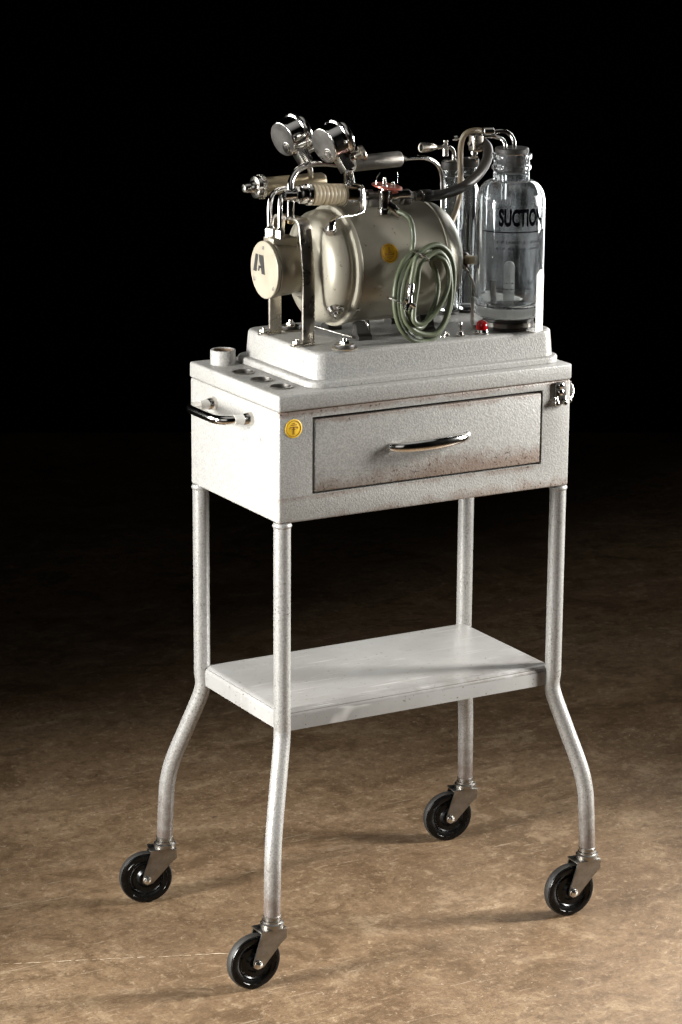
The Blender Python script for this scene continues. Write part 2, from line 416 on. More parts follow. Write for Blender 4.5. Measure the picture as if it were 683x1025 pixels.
# drawer
def f(bm): box(bm, (DX0+.0034, -.0004, DZ0+.0026), (DX1-.0030, .016, DZ1-.0036), .0016, 3)
drw = part('drawer', 'hammered_paint_drawer', cart, f)
def f(bm):
    pa = aty(391.5, 447.5, 0); pb = aty(469, 434.8, 0); path = []
    for k in range(25):
        u = k/24; p = pa.lerp(pb, u); bow = math.sin(PI*min(max((u-.0), 0), 1))**.55
        path.append(V(p.x+.004*(1-2*u)*0, -.0008-.021*bow, p.z+.001*math.sin(PI*u)))
    sweep(bm, path, [(.0070*math.cos(2*PI*i/20), .0048*math.sin(2*PI*i/20)) for i in range(20)], hint=(0, 0, 1), scale=lambda u: .66+.40*math.sin(PI*min(1, .12+u*.88))**.8)
part('handle', 'chrome', drw, f)
# side handle on the left wall
def f(bm):
    y0, y1, z = .178, .076, .7315
    path = fillet([V(.001, y0, z), V(-.0435, y0-.004, z), V(-.0435, y1+.004, z), V(.001, y1, z)], .022, 9)
    sweep(bm, path, circ(.0060, 16), hint=(0, 0, 1))
sh = part('side_handle', 'chrome', cart, f)
for yy, sg in ((.178, -1), (.076, 1)):
    part('post', 'white_strap', sh, lambda bm: sweep(bm, [V(-.001, yy, .7315), V(-.0235, yy+sg*.0022, .7315)], circ(.0064, 18), hint=(0, 0, 1)))
    part('foot', 'worn_chrome', sh, lambda bm: lathe(bm, [(0, .0092), (.004, .0088), (.0105, .0072), (.0115, .0060)], (.0003, yy, .7315), (-1, 0, 0), 24))
# cup on the top
def f(bm):
    lathe(bm, [(0, .0168), (.0185, .0168), (.0193, .0162), (.0193, .0146), (.018, .0138), (.004, .0138), (.004, .0001)], (.0312, .2143, ZT), seg=40, cap1=False)
cup = part('cup_holder', 'hammered_paint', cart, f)
t = NT('tan_lining').set(rough=.7); t.to(t.mix(t.noise(90, 5, .7), (.24, .16, .10), (.10, .065, .04)), 'Base Color')
part('lining', 'tan_lining', cup, lambda bm: lathe(bm, [(.0180, .0137), (.0182, .0128), (.0050, .0126), (.0046, .0001)], (.0312, .2143, ZT), seg=36, cap0=False))
# maker's sticker on the front
def badge(bm_fn_parent, org, nrm, up, r, curved=None):
    pass
def flat_badge(parent, c, r):
    def f(bm): lathe(bm, [(0, r), (.0004, r), (.0006, r-.0004)], c, (0, -1, 0), 36)
    b = part('emblem_sticker', 'yellow_badge', parent, f)
    def g(bm):
        x, y, z = c.x, c.y-.0009, c.z
        lathe(bm, [(0, r*.86), (.0002, r*.86), (.0002, r*.80), (0, r*.80)], (x, y+.0002, z), (0, -1, 0), 36, False, False)
        for (x0, x1, z0, z1) in ((-.07, .07, -.60, .22), (-.45, .45, .10, .20), (-.36, .36, .34, .43), (-.20, .20, -.12, -.02), (-.52, -.40, -.02, .12), (.40, .52, -.02, .12), (-.14, .14, .5, .6)):
            box(bm, (x+x0*r, y, z+z0*r), (x+x1*r, y+.0002, z+z1*r), 0)
    part('emblem', 'badge_ink', b, g, smooth=False)
flat_badge(cart, aty(294, 429, -.0002), .0122)
# latch at the front right corner
def f(bm):
    c = aty(560.5, 390, 0)
    box(bm, (c.x-.0085, -.0035, c.z-.014), (c.x+.0085, -.0002, c.z+.011), .0008)
    box(bm, (W-.0005, .003, c.z-.012), (W+.0034, .022, c.z+.009), .0008)
lt = part('latch', 'blackened_steel', cart, f)
c = aty(560.5, 390, 0)
for dz in (.0060, -.0030):
    part('screw', 'chrome', lt, lambda bm: (lathe(bm, [(0, .0042), (.0012, .0038), (.0022, .0020), (.0024, .0001)], (c.x, -.0034, c.z+dz), (0, -1, 0), 18), box(bm, (c.x-.0034, -.0064, c.z+dz-.0004), (c.x+.0034, -.0052, c.z+dz+.0004), 0)))
for (dx, dy, mat) in ((-.0068, -.005, 'worn_chrome'), (.0062, -.005, 'worn_chrome'), (.0190, .004, 'worn_chrome')):
    def f(bm):
        p = V(c.x+dx, dy, c.z-.0165)
        lathe(bm, [(0, .0001), (.001, .0026), (.004, .0040), (.007, .0036), (.010, .0022), (.013, .0024)], p-V(0, 0, .005), (0, .25, 1), 16)
    part('catch_hook', mat, lt, f)
part('catch_hook', 'worn_chrome', lt, lambda bm: tube(bm, [V(W+.003, .012, c.z+.004), V(W+.008, .010, c.z+.001), V(W+.009, .008, c.z-.006), V(W+.004, .004, c.z-.014)], .0021, 10, 6))

# legs: straight tube, then an S bend outward
INS, RL = .0095, .0111
ZF = .094
feet = {}
for sx in (0, 1):
    for sy in (0, 1):
        ax, ay = (INS if sx == 0 else W-INS), (INS if sy == 0 else D-INS)
        fx, fy = (-.0284 if sx == 0 else W+.0260), (-.0340 if sy == 0 else D+.0350)
        feet[(sx, sy)] = (fx, fy)
        def f(bm):
            A, Fp = V(ax, ay, 0), V(fx, fy, 0)
            ov = (Fp-A).normalized()*.0035
            key = [(0, .6085), (0, .345), (.0, .318), (.36, .266), (.74, .214), (.90, .180), (.955, .145), (1., .094)]
            pts = [V(0, 0, z)+A.lerp(Fp, k) for k, z in key]
            path = [pts[0]] + catmull(pts[1:], 10)
            sweep(bm, path, circ(RL, 22), hint=(1, 0, 0))
        lg = part('leg', 'hammered_paint_leg', cart, f)
        part('weld_collar', 'hammered_paint_leg', lg, lambda bm: lathe(bm, [(0, RL+.0002), (.002, RL+.0014), (.004, RL+.0014), (.006, RL+.0002)], (ax, ay, .6015), seg=24, cap0=False, cap1=False))
# shelf with a turned-down rim
def f(bm):
    x0, x1, y0, y1, zt, h, r = .0085, W-.0085, .0090, D-.0090, .3535, .027, .0095
    L = [[V(x, y, zt-h) for x, y in rrect(x0+.0015, x1-.0015, y0+.0015, y1-.0015, .007, 6)], [V(x, y, zt-h) for x, y in rrect(x0, x1, y0, y1, .0085, 6)]]
    for k in range(7):
        a = PI/2*k/6; i = r*(1-math.cos(a)); L.append([V(x, y, zt-r+r*math.sin(a)) for x, y in rrect(x0+i, x1-i, y0+i, y1-i, .0085-i*.5, 6)])
    inner = [[V(x, y, zt-h) for x, y in rrect(x0+.0015, x1-.0015, y0+.0015, y1-.0015, .007, 6)], [V(x, y, zt-.003) for x, y in rrect(x0+.0015, x1-.0015, y0+.0015, y1-.0015, .007, 6)]]
    rings(bm, L, True, False, True); rings(bm, inner, True, False, True); bmesh.ops.remove_doubles(bm, verts=bm.verts, dist=1e-6)
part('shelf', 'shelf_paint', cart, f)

# casters: one built at the near corner, then copied
RW = .0370
def build_caster():
    fx, fy = cart.location.x, cart.location.y                  # built round the stem, moved into place afterwards
    hx, hy = fx-.0275, fy
    def f(bm):
        lathe(bm, [(0, .0150), (.002, .0155), (.0055, .0155), (.0065, .0135), (.0072, .0128), (.0095, .0128), (.0102, .0112), (.0125, .0112), (.0130, .0118), (.0155, .0118), (.0165, .0106)], (fx, fy, .0800), seg=32)
        prof = [(hx+.0070, .0795), (fx+.0145, .0795), (fx+.0150, .0660), (fx+.0060, .0585), (hx+.0085, .0315), (hx, .0290), (hx-.0060, .0330), (hx-.0058, .0400)]
        box(bm, (hx+.004, fy-.0135, .0778), (fx+.0150, fy+.0135, .0803), .0010)
        for s in (-1, 1):
            y0, y1 = fy+s*.0105, fy+s*.0129
            rings(bm, [[V(x, y0, z) for x, z in prof], [V(x, y1, z) for x, z in prof]])
    ca = part('caster', 'dark_steel', cart, f)
    def g(bm):
        pr = [(-.0080, .006), (-.0090, .0105), (-.0072, .0125), (-.0056, .0140), (-.0054, .0205), (-.0070, .0220), (-.0058, .0236), (-.0078, .0268), (-.0083, .0325), (-.0074, .0350), (-.0040, RW-.0002)]
        lathe(bm, pr + [(-a, r) for a, r in reversed(pr)], (hx, hy, RW), (0, 1, 0), 56)
    wh = part('wheel', 'wheel_black', ca, g)
    part('tyre', 'tyre_tread', ca, lambda bm: lathe(bm, [(-.0058, RW-.0010), (-.0040, RW+.0001), (0, RW+.0003), (.0040, RW+.0001), (.0058, RW-.0010)], (hx, hy, RW+.0001), (0, 1, 0), 56, False, False))
    def h(bm): lathe(bm, [(-.0003, .0062), (.0010, .0062), (.0014, .0052), (.0040, .0050), (.0046, .0036), (.0052, .0030), (.0060, .0001)], (hx, hy-.0128, RW), (0, -1, 0), 12)
    part('axle_bolt', 'worn_chrome', ca, h)
    part('axle_nut', 'worn_chrome', ca, lambda bm: hexprism(bm, (hx, hy+.0128, RW), (0, 1, 0), .0056, .004))
    for a0, a1 in ((-2.3, -1.9), (-1.75, -1.35), (-.6, -.15), (.05, .35), (2.2, 2.6)):   # raised moulding marks on the wheel face
        pts = [V(hx+.0297*math.cos(a0+(a1-a0)*k/6), hy-.0081, RW+.0297*math.sin(a0+(a1-a0)*k/6)) for k in range(7)]
        part('moulded_mark', 'wheel_black', ca, lambda bm: sweep(bm, pts, rsect(.0030, .0008, .0003, 2), hint=(0, 1, 0)))
    return ca
ca0 = build_caster()
for i, (key, rot) in enumerate((((0, 0), 0), ((0, 1), -16), ((1, 0), -4), ((1, 1), -10))):
    fx, fy = feet[key]
    if i == 0: c_ = ca0
    else:
        c_ = ca0.copy(); COL.objects.link(c_); c_.parent = cart
        for ch in list(ca0.children):
            d_ = ch.copy(); COL.objects.link(d_); d_.parent = c_
    c_.location = (fx-cart.location.x, fy-cart.location.y, 0); c_.rotation_euler.z = math.radians(rot)

# ------------------------------------------------------------------ pump unit
ZS = .819                                                     # top of its base
YC, ZC, RM = .120, .912, .0765                                # motor axis and radius
pump = thing('suction_pump', 'champagne grey electric suction pump with two chrome gauges bolted on stepped white base', 'pump', (.246, YC, ZT))
def f(bm):
    slab(bm, .054, .439, .0125, .236, ZT+.0004, ZT+.0090, .026, .0035)
    slab(bm, .066, .431, .022, .225, ZT+.0090, ZS, .021, .0050, taper=.002)
base = part('base_plate', 'hammered_paint', pump, f)
part('rim_screw', 'worn_chrome', base, lambda bm: lathe(bm, [(0, .004), (.0015, .0036), (.0022, .0001)], atz(443, 337, ZS), seg=16))

# motor: drum + two end bells (axis along X)
X0 = .146
def f(bm):
    pr = [(0, RM-.004), (.0, RM-.0010), (.002, RM), (.128, RM), (.1285, RM+.0015), (.1325, RM+.0015), (.1335, RM-.001), (.146, RM-.004), (.157, RM-.012), (.165, RM-.024), (.170, RM-.042), (.171, .0001)]
    lathe(bm, pr, (X0, YC, ZC), (1, 0, 0), 96)
mot = part('motor', 'motor_enamel', pump, f)
def f(bm):
    pr = [(a_*1.13, r_) for a_, r_ in ((0, RM-.002), (-.0005, RM+.0022), (-.004, RM+.0030), (-.0065, RM+.0018), (-.0075, RM-.003), (-.011, RM-.0045), (-.0135, RM-.0035), (-.017, RM-.0028), (-.024, RM-.0045), (-.030, RM-.0085),
          (-.0345, RM-.0165), (-.0365, RM-.026), (-.0372, RM-.030), (-.0385, RM-.0325), (-.0450, .0395), (-.0500, .0360), (-.0500, .0001))]
    lathe(bm, pr, (X0-.0004, YC, ZC), (1, 0, 0), 96)
bell = part('end_bell', 'motor_enamel', mot, f)
# mounting lugs and bolts on the bell
def lug(u, v, r=.0062):
    p = atcyl(u, v, YC, ZC, RM-.002); n = V(0, p.y-YC, p.z-ZC).normalized(); return p, n
for (u, v) in ((331, 230), (334, 311)):
    p, n = lug(u, v)
    def f(bm):
        lathe(bm, [(-.004, .0078), (.0030, .0070), (.0034, .0064)], p, n, 20)
        hexprism(bm, p+n*.0034, n, .0050, .0034); lathe(bm, [(0, .0026), (.004, .0024), (.0045, .0001)], p+n*.0068, n, 12)
    part('bell_bolt', 'worn_chrome', mot, f)
p, n = lug(339, 309)
part('bell_bolt', 'chrome', mot, lambda bm: (sweep(bm, [p+n*.002+V(.0052*math.cos(a), 0, 0)+n.cross(V(1, 0, 0))*.0052*math.sin(a) for a in [2*PI*k/20 for k in range(20)]], circ(.0018, 8))))
p, n = lug(357, 309)
part('bell_bolt', 'worn_chrome', mot, lambda bm: lathe(bm, [(-.002, .0034), (.003, .0030), (.004, .0001)], p, n, 14))
# yellow emblem sticker curved on the drum
def curved_disc(bm, cu, cv, r, off, shape=None):
    c0 = atcyl(cu, cv, YC, ZC, RM); a0 = math.atan2(c0.z-ZC, c0.y-YC)
    nr, na = 5, 36; R_ = RM+off
    def pt(x, s): a = a0 - s/RM; return V(c0.x+x, YC+R_*math.cos(a), ZC+R_*math.sin(a))
    return pt
pt = curved_disc(None, 390, 253.5, .0125, .0005)
def f(bm):
    r = .0128; cv = bm.verts.new(pt(0, 0)); prev = None
    for k in range(1, 6):
        ring = [bm.verts.new(pt(r*k/5*math.cos(2*PI*i/40), r*k/5*math.sin(2*PI*i/40))) for i in range(40)]
        for i in range(40):
            j = (i+1) % 40
            bm.faces.new((cv, ring[i], ring[j])) if prev is None else bm.faces.new((prev[i], ring[i], ring[j], prev[j]))
        prev = ring
    g = bmesh.ops.solidify(bm, geom=bm.faces[:], thickness=.0003)
bd = part('emblem_sticker', 'yellow_badge', mot, f)
pt2 = curved_disc(None, 390, 253.5, .0125, .0010)
def f(bm):
    r = .0128
    for (x0, x1, z0, z1) in ((-.07, .07, -.60, .22), (-.45, .45, .10, .20), (-.36, .36, .34, .43), (-.20, .20, -.12, -.02), (-.52, -.40, -.02, .12), (.40, .52, -.02, .12), (-.14, .14, .5, .6)):
        q = [pt2(x*r, -z*r) for x, z in ((x0, z0), (x1, z0), (x1, z1), (x0, z1))]
        bm.faces.new([bm.verts.new(p) for p in q])
    rg = [[pt2(k*r*math.cos(2*PI*i/40), k*r*math.sin(2*PI*i/40)) for i in range(40)] for k in (.80, .86)]
    rings(bm, rg, True, False, False)
part('emblem', 'badge_ink', bd, f, smooth=False)

# pump head at the left end
XF = .0425; RP = .0372; ZP = ZC+.0015
def f(bm):
    lathe(bm, [(.0062, RP-.003), (.0064, RP+.0002), (.0100, RP+.0002), (.0108, RP-.0022), (.030, RP-.0026), (.0345, RP-.0035), (.040, RP-.0050), (.050, RP-.0050), (.064, RP-.003)], (XF, YC, ZP), (1, 0, 0), 64)
    box(bm, (XF+.006, YC-.014, ZP+RP-.010), (XF+.042, YC+.014, ZP+RP+.0045), .002)
head = part('pump_head', 'pump_casting', pump, f)
fp = part('face_plate', 'face_plate_cream', head, lambda bm: lathe(bm, [(.0058, RP-.001), (.0050, RP), (.0008, RP), (0, RP-.0010)], (XF, YC, ZP), (1, 0, 0), 64))
# big A mark and the three screws (plate faces -X; reader's right is -Y)
def poly(bm, pts, d=.0004):
    rings(bm, [[V(XF-.0002, YC-y+.010, ZP+z+.0035) for y, z in pts], [V(XF-.0002-d, YC-y+.010, ZP+z+.0035) for y, z in pts]])
def f(bm):
    k = .001
    poly(bm, [(a*k, b*k) for a, b in ((-18.5, -8), (-10, -8), (-5.8, 15), (-12, 15))])
    poly(bm, [(a*k, b*k) for a, b in ((4.5, -9.5), (13.0, -9.5), (8.5, 15.0), (-3.2, 15.0), (-2.0, 6), (1.2, 1.8))])
    poly(bm, [(a*k, b*k) for a, b in ((-5.5, -6.5), (-3.0, -6.5), (-1.5, -2.4), (4.0, -2.4), (3.0, .6), (-4.0, .6))])
part('emblem', 'black_mark', fp, f, smooth=False)
for (y, z) in ((-.002, .0285), (-.0255, -.0150), (.0255, -.0205)):
    part('screw', 'dark_steel', fp, lambda bm: (lathe(bm, [(0, .0026), (.0008, .0024), (.0012, .0001)], (XF, YC-y, ZP+z), (-1, 0, 0), 14)))
# U-shaped support straddling the pump head
XB = .0825
y0, y1 = .075, .165
def f(bm):
    zt = aty(298, 216, YC).z - .002
    path = fillet([V(XB, y0, ZS+.001), V(XB, y0, ZS+.095), V(XB, y0+.012, zt), V(XB, y1-.012, zt), V(XB, y1, ZS+.095), V(XB, y1, ZS+.001)], .010, 6)
    sweep(bm, path, rsect(.0175, .0050, .0008, 3), hint=(1, 0, 0))
    for yy in (y0, y1): box(bm, (XB-.0235, yy-.0045, ZS+.0002), (XB+.0085, yy+.0045, ZS+.0040), .0008)
sup = part('support_bracket', 'nickel', pump, f)
for yy in (y0, y1):
    part('foot_bolt', 'worn_chrome', sup, lambda bm: (hexprism(bm, (XB-.0165, yy, ZS+.0040), (0, 0, 1), .0055, .0038), lathe(bm, [(0, .0022), (.002, .0020)], (XB-.0165, yy, ZS+.0078), seg=12)))
# the motor's rubber mounts with their discs
for (u, v) in ((345, 346), (291, 327)):
    q = atz(u, v, ZS+.004)
    m_ = part('vibration_mount', 'nickel', pump, lambda bm: lathe(bm, [(0, .0165), (.0016, .0172), (.0022, .0160), (.0022, .0120), (.0042, .0120), (.0048, .0128), (.0062, .0122), (.0066, .0070), (.0066, .0001)], (q.x, q.y, ZS), seg=36))
    part('mount_bolt', 'chrome', m_, lambda bm: (hexprism(bm, (q.x, q.y, ZS+.0066), (0, 0, 1), .0068, .0042), lathe(bm, [(0, .003), (.003, .0028)], (q.x, q.y, ZS+.0108), seg=12)))
    part('rubber_ring', 'black_rubber', m_, lambda bm: lathe(bm, [(0, .0124), (.0022, .0132), (.0043, .0124)], (q.x, q.y, ZS+.0020), seg=36, cap0=False, cap1=False))
# motor cradle feet under the drum
for xx in (.165, .262):
    for sg in (-1, 1):
        def f(bm):
            prof = [(-.010, 0), (.010, 0), (.010, .005), (.006, .008), (.002, .0245), (-.007, .0205), (-.0065, .008), (-.010, .005)]
            rings(bm, [[V(xx+e, YC+sg*(.040+y), ZS+.0003+z) for y, z in prof] for e in (-.010, .010)])
        part('cradle_foot', 'blackened_steel', pump, f)
# steel spring rod and the wire clip lying on the base
part('spring_rod', 'worn_chrome', pump, lambda bm: tube(bm, [atz(312, 325.5, ZS+.008), atz(330, 331, ZS+.007), atz(353, 337.5, ZS+.0035)], .0015, 10, 6))
part('wire_clip', 'worn_chrome', pump, lambda bm: tube(bm, [atz(369, 336, ZS+.002), aty(368.5, 328, .062), aty(366, 321.5, .062), aty(362, 320.5, .066)], .0011, 8, 8))
q = atz(362, 338, ZS)
part('wire_nut', 'worn_chrome', pump, lambda bm: (hexprism(bm, q, (0, 0, 1), .0062, .0055), lathe(bm, [(0, .0042), (.004, .0036), (.008, .0030), (.009, .0001)], q+V(0, 0, .0055), seg=14)))

# pipes and nuts on the head
def nut(parent, p, axis, r, h, mat='worn_chrome'): return part('pipe_nut', mat, parent, lambda bm: hexprism(bm, p, axis, r, h))
pA = [aty(270.5, 236, .128), aty(270, 220, .128), aty(270, 206, .129), aty(272.5, 195.5, .133), aty(279, 190, .142), aty(287, 188.2, .152), aty(294, 188, .160)]
pB = [aty(280.6, 238, .112), aty(280.6, 222, .112), aty(280.6, 207, .113), aty(281.5, 198, .116), aty(286, 193, .120), aty(291, 192.5, .120)]
for pth in (pA, pB):
    pp = part('copper_pipe' if 0 else 'bent_pipe', 'chrome', pump, lambda bm: tube(bm, pth, .00335, 14, 8))
    q = pth[0]
    part('pipe_nut', 'worn_chrome', pp, lambda bm: (hexprism(bm, q-V(0, 0, .003), (0, 0, 1), .0068, .0130), lathe(bm, [(0, .0048), (.004, .0044)], q-V(0, 0, .007), seg=16), lathe(bm, [(0, .0058), (.003, .0042)], q+V(0, 0, .010), seg=16)))
# stud between the support and the manifold
q = aty(291, 217, .115)
def f(bm):
    lathe(bm, [(0, .0048), (.020, .0048)], q, seg=18); hexprism(bm, q+V(.0, 0, -.0035), (0, 0, 1), .0070, .0040)
stud = part('manifold_stud', 'chrome', pump, f)
part('stud_nut', 'brass', stud, lambda bm: lathe(bm, [(0, .001), (.001, .0040), (.0048, .0044), (.0056, .0040)], q-V(0, 0, .0095), seg=16))

# two regulators, lying along X over the motor
def tipped(u0, v0, u1, v1, y0_, y1_): a = aty(u0, v0, y0_); b = aty(u1, v1, y1_); return a, (b-a).normalized(), (b-a).length
a, ax, L = tipped(309, 194.6, 344, 194.8, .100, .100)
reg2 = part('flow_regulator', 'ivory_ring', pump, lambda bm: lathe(bm, [(.0, .0125)] + [p for k in range(9) for p in ((.0022+k*L/9.3, .0140), (.0022+(k+.78)*L/9.3, .0140), (.0022+(k+.86)*L/9.3, .0137))] + [(L, .0135)], a, ax, 40))
def f(bm):
    lathe(bm, [(-.0135, .0085), (-.0130, .0120), (-.0045, .0120), (-.0040, .0138), (.0008, .0142), (.0012, .0128)], a, ax, 36)
    hexprism(bm, a-ax*.0205, ax, .0098, .0068)
part('end_collar', 'chrome', reg2, f)
part('sleeve', 'chrome', reg2, lambda bm: lathe(bm, [(L-.0005, .0128), (L, .0148), (L+.0215, .0148), (L+.0225, .0135), (L+.0225, .0001)], a, ax, 40))
part('side_port', 'chrome', reg2, lambda bm: (lathe(bm, [(0, .0001), (.0006, .0062), (.010, .0062), (.011, .005), (.020, .005)], aty(284, 196, .098), (1, -.05, 0), 20)))
a1, ax1, L1 = tipped(255, 187.5, 322, 181.5, .185, .185)
reg1 = part('flow_regulator', 'amber_tube', pump, lambda bm: lathe(bm, [(.010, .0105), (.012, .0118), (L1, .0118), (L1+.003, .0100)], a1, ax1, 36))
part('end_collar', 'worn_chrome', reg1, lambda bm: (lathe(bm, [(-.0010, .0100), (.0, .0145), (.0048, .0152), (.0056, .0138), (.0064, .0152), (.0120, .0152), (.0128, .0140), (.0128, .0118)], a1, ax1, 40, cap1=False),
     [box(bm, *(lambda c_: (c_-V(.0028, .0012, .0012), c_+V(.0028, .0012, .0012)))(a1+ax1*.0092+V(0, math.cos(q_)*.0150, math.sin(q_)*.0150)), .0003) for q_ in [2*PI*k/16 for k in range(16)]]))
part('tip_knob', 'worn_chrome', reg1, lambda bm: lathe(bm, [(-.0165, .0001), (-.0160, .0052), (-.0135, .0066), (-.0080, .0068), (-.0072, .0060), (-.0050, .0082), (.0, .0092)], a1, ax1, 28))
# strap from regulator sleeve down to the bell
def f(bm):
    pts = fillet([aty(352, 184.5, .086), aty(362.5, 186, .086), aty(363, 212.5, .080), aty(352, 216, .070), aty(337, 217.5, .058), aty(332.5, 222, .050), aty(331, 231, .046)], .008, 6)
    sweep(bm, pts, rsect(.0095, .0022, .0007, 3), hint=(.15, -.9, .5))
part('strap', 'chrome', pump, f)
# square block and short line running on toward the valve
def f(bm):
    c_ = aty(371, 204, .115); box(bm, c_-V(.012, .012, .0075), c_+V(.015, .012, .0075), .0015)
    tube(bm, [aty(362, 194, .105), aty(372, 194.3, .105), aty(388, 195, .100)], .0034, 14, 4)
    lathe(bm, [(0, .0058), (.008, .0058)], aty(367, 194.2, .105), (1, 0, 0), 20)
part('valve_manifold', 'dark_steel', pump, f)
# needle valve with red handwheel
vc = aty(387.5, 188, .082)
def f(bm):
    lathe(bm, [(0, .0088), (.006, .0088), (.007, .0068), (.020, .0066), (.0245, .0080), (.0300, .0080), (.031, .0050), (.037, .0045)], vc-V(.004, 0, .033), seg=28)
    lathe(bm, [(0, .0070), (.012, .0070), (.0125, .0058), (.0245, .0058)], vc-V(.001, .0, .020), (.72, -.25, -.62), 22)
    lathe(bm, [(0, .0070), (.010, .0070), (.0108, .0052), (.030, .0050)], vc-V(-.004, 0, .010), (1, .05, -.02), 22)
val = part('needle_valve', 'chrome', pump, f)
def f(bm):
    n_ = V(.10, -.10, 1).normalized()
    lathe(bm, [(-.0014, .0010), (-.0014, .0185), (-.0008, .0200), (.0010, .0200), (.0016, .0188), (.0008, .0165), (.0008, .0010)], vc+V(0, 0, .002), n_, 48)
hw = part('handwheel', 'red_enamel', val, f)
def f(bm):
    for (dx, h_) in ((-.004, .0120), (.009, .0050)):
        lathe(bm, [(0, .0030), (h_*.6, .0030), (h_*.65, .0022), (h_, .0020), (h_+.0005, .0001)], vc+V(dx, 0, .002), seg=14)
    sweep(bm, catmull([vc+V(-.013, .004, .003), vc+V(-.012, .006, .012), vc+V(-.006, .008, .019)], 6), circ(.0007, 6))
    sweep(bm, catmull([vc+V(.019, .004, .003), vc+V(.020, .006, .012), vc+V(.0205, .008, .019)], 6), circ(.0006, 6))
part('wheel_stem', 'worn_chrome', val, f)
# knurled coupling and hose barb
k0 = aty(401, 197.5, .095)
def f(bm):
    pr = [(-.004, .0058), (0, .0060)]
    lathe(bm, pr+[(.0010, .0092), (.0125, .0092), (.0135, .0070), (.0165, .0070)], k0, (1, .03, .01), 24)
    for k in range(18):
        a_ = 2*PI*k/18; c_ = k0+V(.0068, math.cos(a_)*.0092, math.sin(a_)*.0092); box(bm, c_-V(.0055, .0010, .0010), c_+V(.0055, .0010, .0010), .0003)
part('hose_coupling', 'dark_steel', pump, f)
part('hose_barb', 'worn_chrome', pump, lambda bm: lathe(bm, [(0, .0066), (.010, .0066), (.0105, .0074), (.016, .0062)], aty(414.5, 196.4, .095), (1, .03, .01), 24))
# muffler with its long bent pipe
a, ax, L = tipped(353, 164, 400.5, 159, .150, .150)
muf = part('muffler', 'knurled_steel', pump, lambda bm: lathe(bm, [(-.0005, .0040), (0, .0098), (.002, .0105), (L-.002, .0105), (L, .0098), (L+.0002, .006)], a, ax, 36))
part('pipe_nut', 'worn_chrome', muf, lambda bm: (hexprism(bm, a+ax*L, ax, .0058, .0055), lathe(bm, [(0, .0040), (.003, .0036)], a+ax*(L+.0055), ax, 14)))
def f(bm):
    tube(bm, [aty(291, 203, .124), aty(291, 192, .128), aty(291.3, 182, .134), aty(297.5, 171, .140), aty(309, 165, .145), aty(322, 163.3, .148), aty(340, 164.6, .150), aty(356, 163.6, .150)], .0043, 18, 10)
part('bent_pipe', 'chrome', pump, f)
def f(bm):
    tube(bm, [aty(405, 158.8, .150), aty(416, 158, .152), aty(427, 158.6, .155), aty(436.5, 163.5, .158), aty(441.5, 173, .160), aty(443, 188, .160), aty(443.2, 212, .160)], .0031, 16, 10)
part('bent_pipe', 'chrome', pump, f)

# gauges: seen from behind, tilted up and away
nG = (.74*RGT + .43*UPV + .52*FWD).normalized()
dG = (.51*RGT - .86*UPV); dG = (dG - nG*dG.dot(nG)).normalized()
def gauge(u, v, y):
    c_ = aty(u, v, y)
    def f(bm):
        lathe(bm, [(-.0004, .0001), (-.0004, .0226), (.0001, .0233), (.0010, .0237), (.0030, .0238), (.0205, .0240), (.0215, .0262), (.0225, .0272), (.0235, .0264), (.0243, .0272), (.0285, .0276), (.0300, .0268), (.0302, .0240), (.0285, .0236), (.0285, .0001)], c_, nG, 64, hint=dG)
    g = part('pressure_gauge', 'chrome', pump, f)
    part('back_cover', 'dark_steel', g, lambda bm: lathe(bm, [(-.0005, .0224), (-.0009, .0220), (-.0012, .0170), (-.0010, .0001)], c_, nG, 48))
    part('dial_glass', 'gauge_dial', g, lambda bm: lathe(bm, [(.0287, .0234), (.0289, .0234)], c_, nG, 40))
    part('back_screw', 'worn_chrome', g, lambda bm: (lathe(bm, [(0, .0085), (-.0010, .0085), (-.0014, .0070), (-.0012, .0050), (-.0030, .0046), (-.0034, .0001)], c_+dG*.0130-nG*.0003, nG, 28)))
    part('rim_screw', 'worn_chrome', g, lambda bm: lathe(bm, [(0, .0026), (.0015, .0022), (.0018, .0001)], c_+nG*.016+(dG*.45+dG.cross(nG)*.9).normalized()*.0240, (dG*.45+dG.cross(nG)*.9), 12))
    s = c_+nG*.0135+dG*.0225
    def f(bm):
        sweep(bm, [s, s+dG*.019], rsect(.0155, .0155, .0008, 3), hint=tuple(nG))
        lathe(bm, [(-.006, .0055), (.002, .0055)], s, dG, 16)
    part('stem_block', 'worn_chrome', g, f)
    return g, s
g1, s1 = gauge(283, 139.5, .185)
g2, s2 = gauge(324.5, 146, .110)
part('stem_pipe', 'chrome', g1, lambda bm: (tube(bm, [s1+dG*.018, s1+dG*.028, aty(311, 181, .185)], .0038, 14, 6)))
part('stem_pipe', 'chrome', g2, lambda bm: (tube(bm, [s2+dG*.018-nG*.003, aty(346.5, 185, .108)], .0030, 14, 1), tube(bm, [s2+dG*.018+nG*.004, aty(353.5, 186, .104)], .0032, 14, 1), hexprism(bm, s2+dG*.0185, dG, .0062, .004)))
part('side_valve', 'worn_chrome', g1, lambda bm: (lathe(bm, [(0, .0035), (.012, .0035), (.0122, .0055), (.016, .0055), (.0165, .0028), (.024, .0026)], s1+nG*.006+dG*.006, (RGT*.9+UPV*.45), 18)))
def f(bm):
    o_ = s2+nG*.006+dG*.007; d_ = (RGT*.86+UPV*.42+FWD*.15).normalized()
    lathe(bm, [(0, .0045), (.010, .0040), (.0125, .0060), (.0185, .0075), (.0200, .0105), (.0235, .0110), (.0250, .0100), (.0250, .0080), (.0225, .0070), (.0225, .0001)], o_, d_, 30)
part('thumb_knob', 'nickel', g2, f)

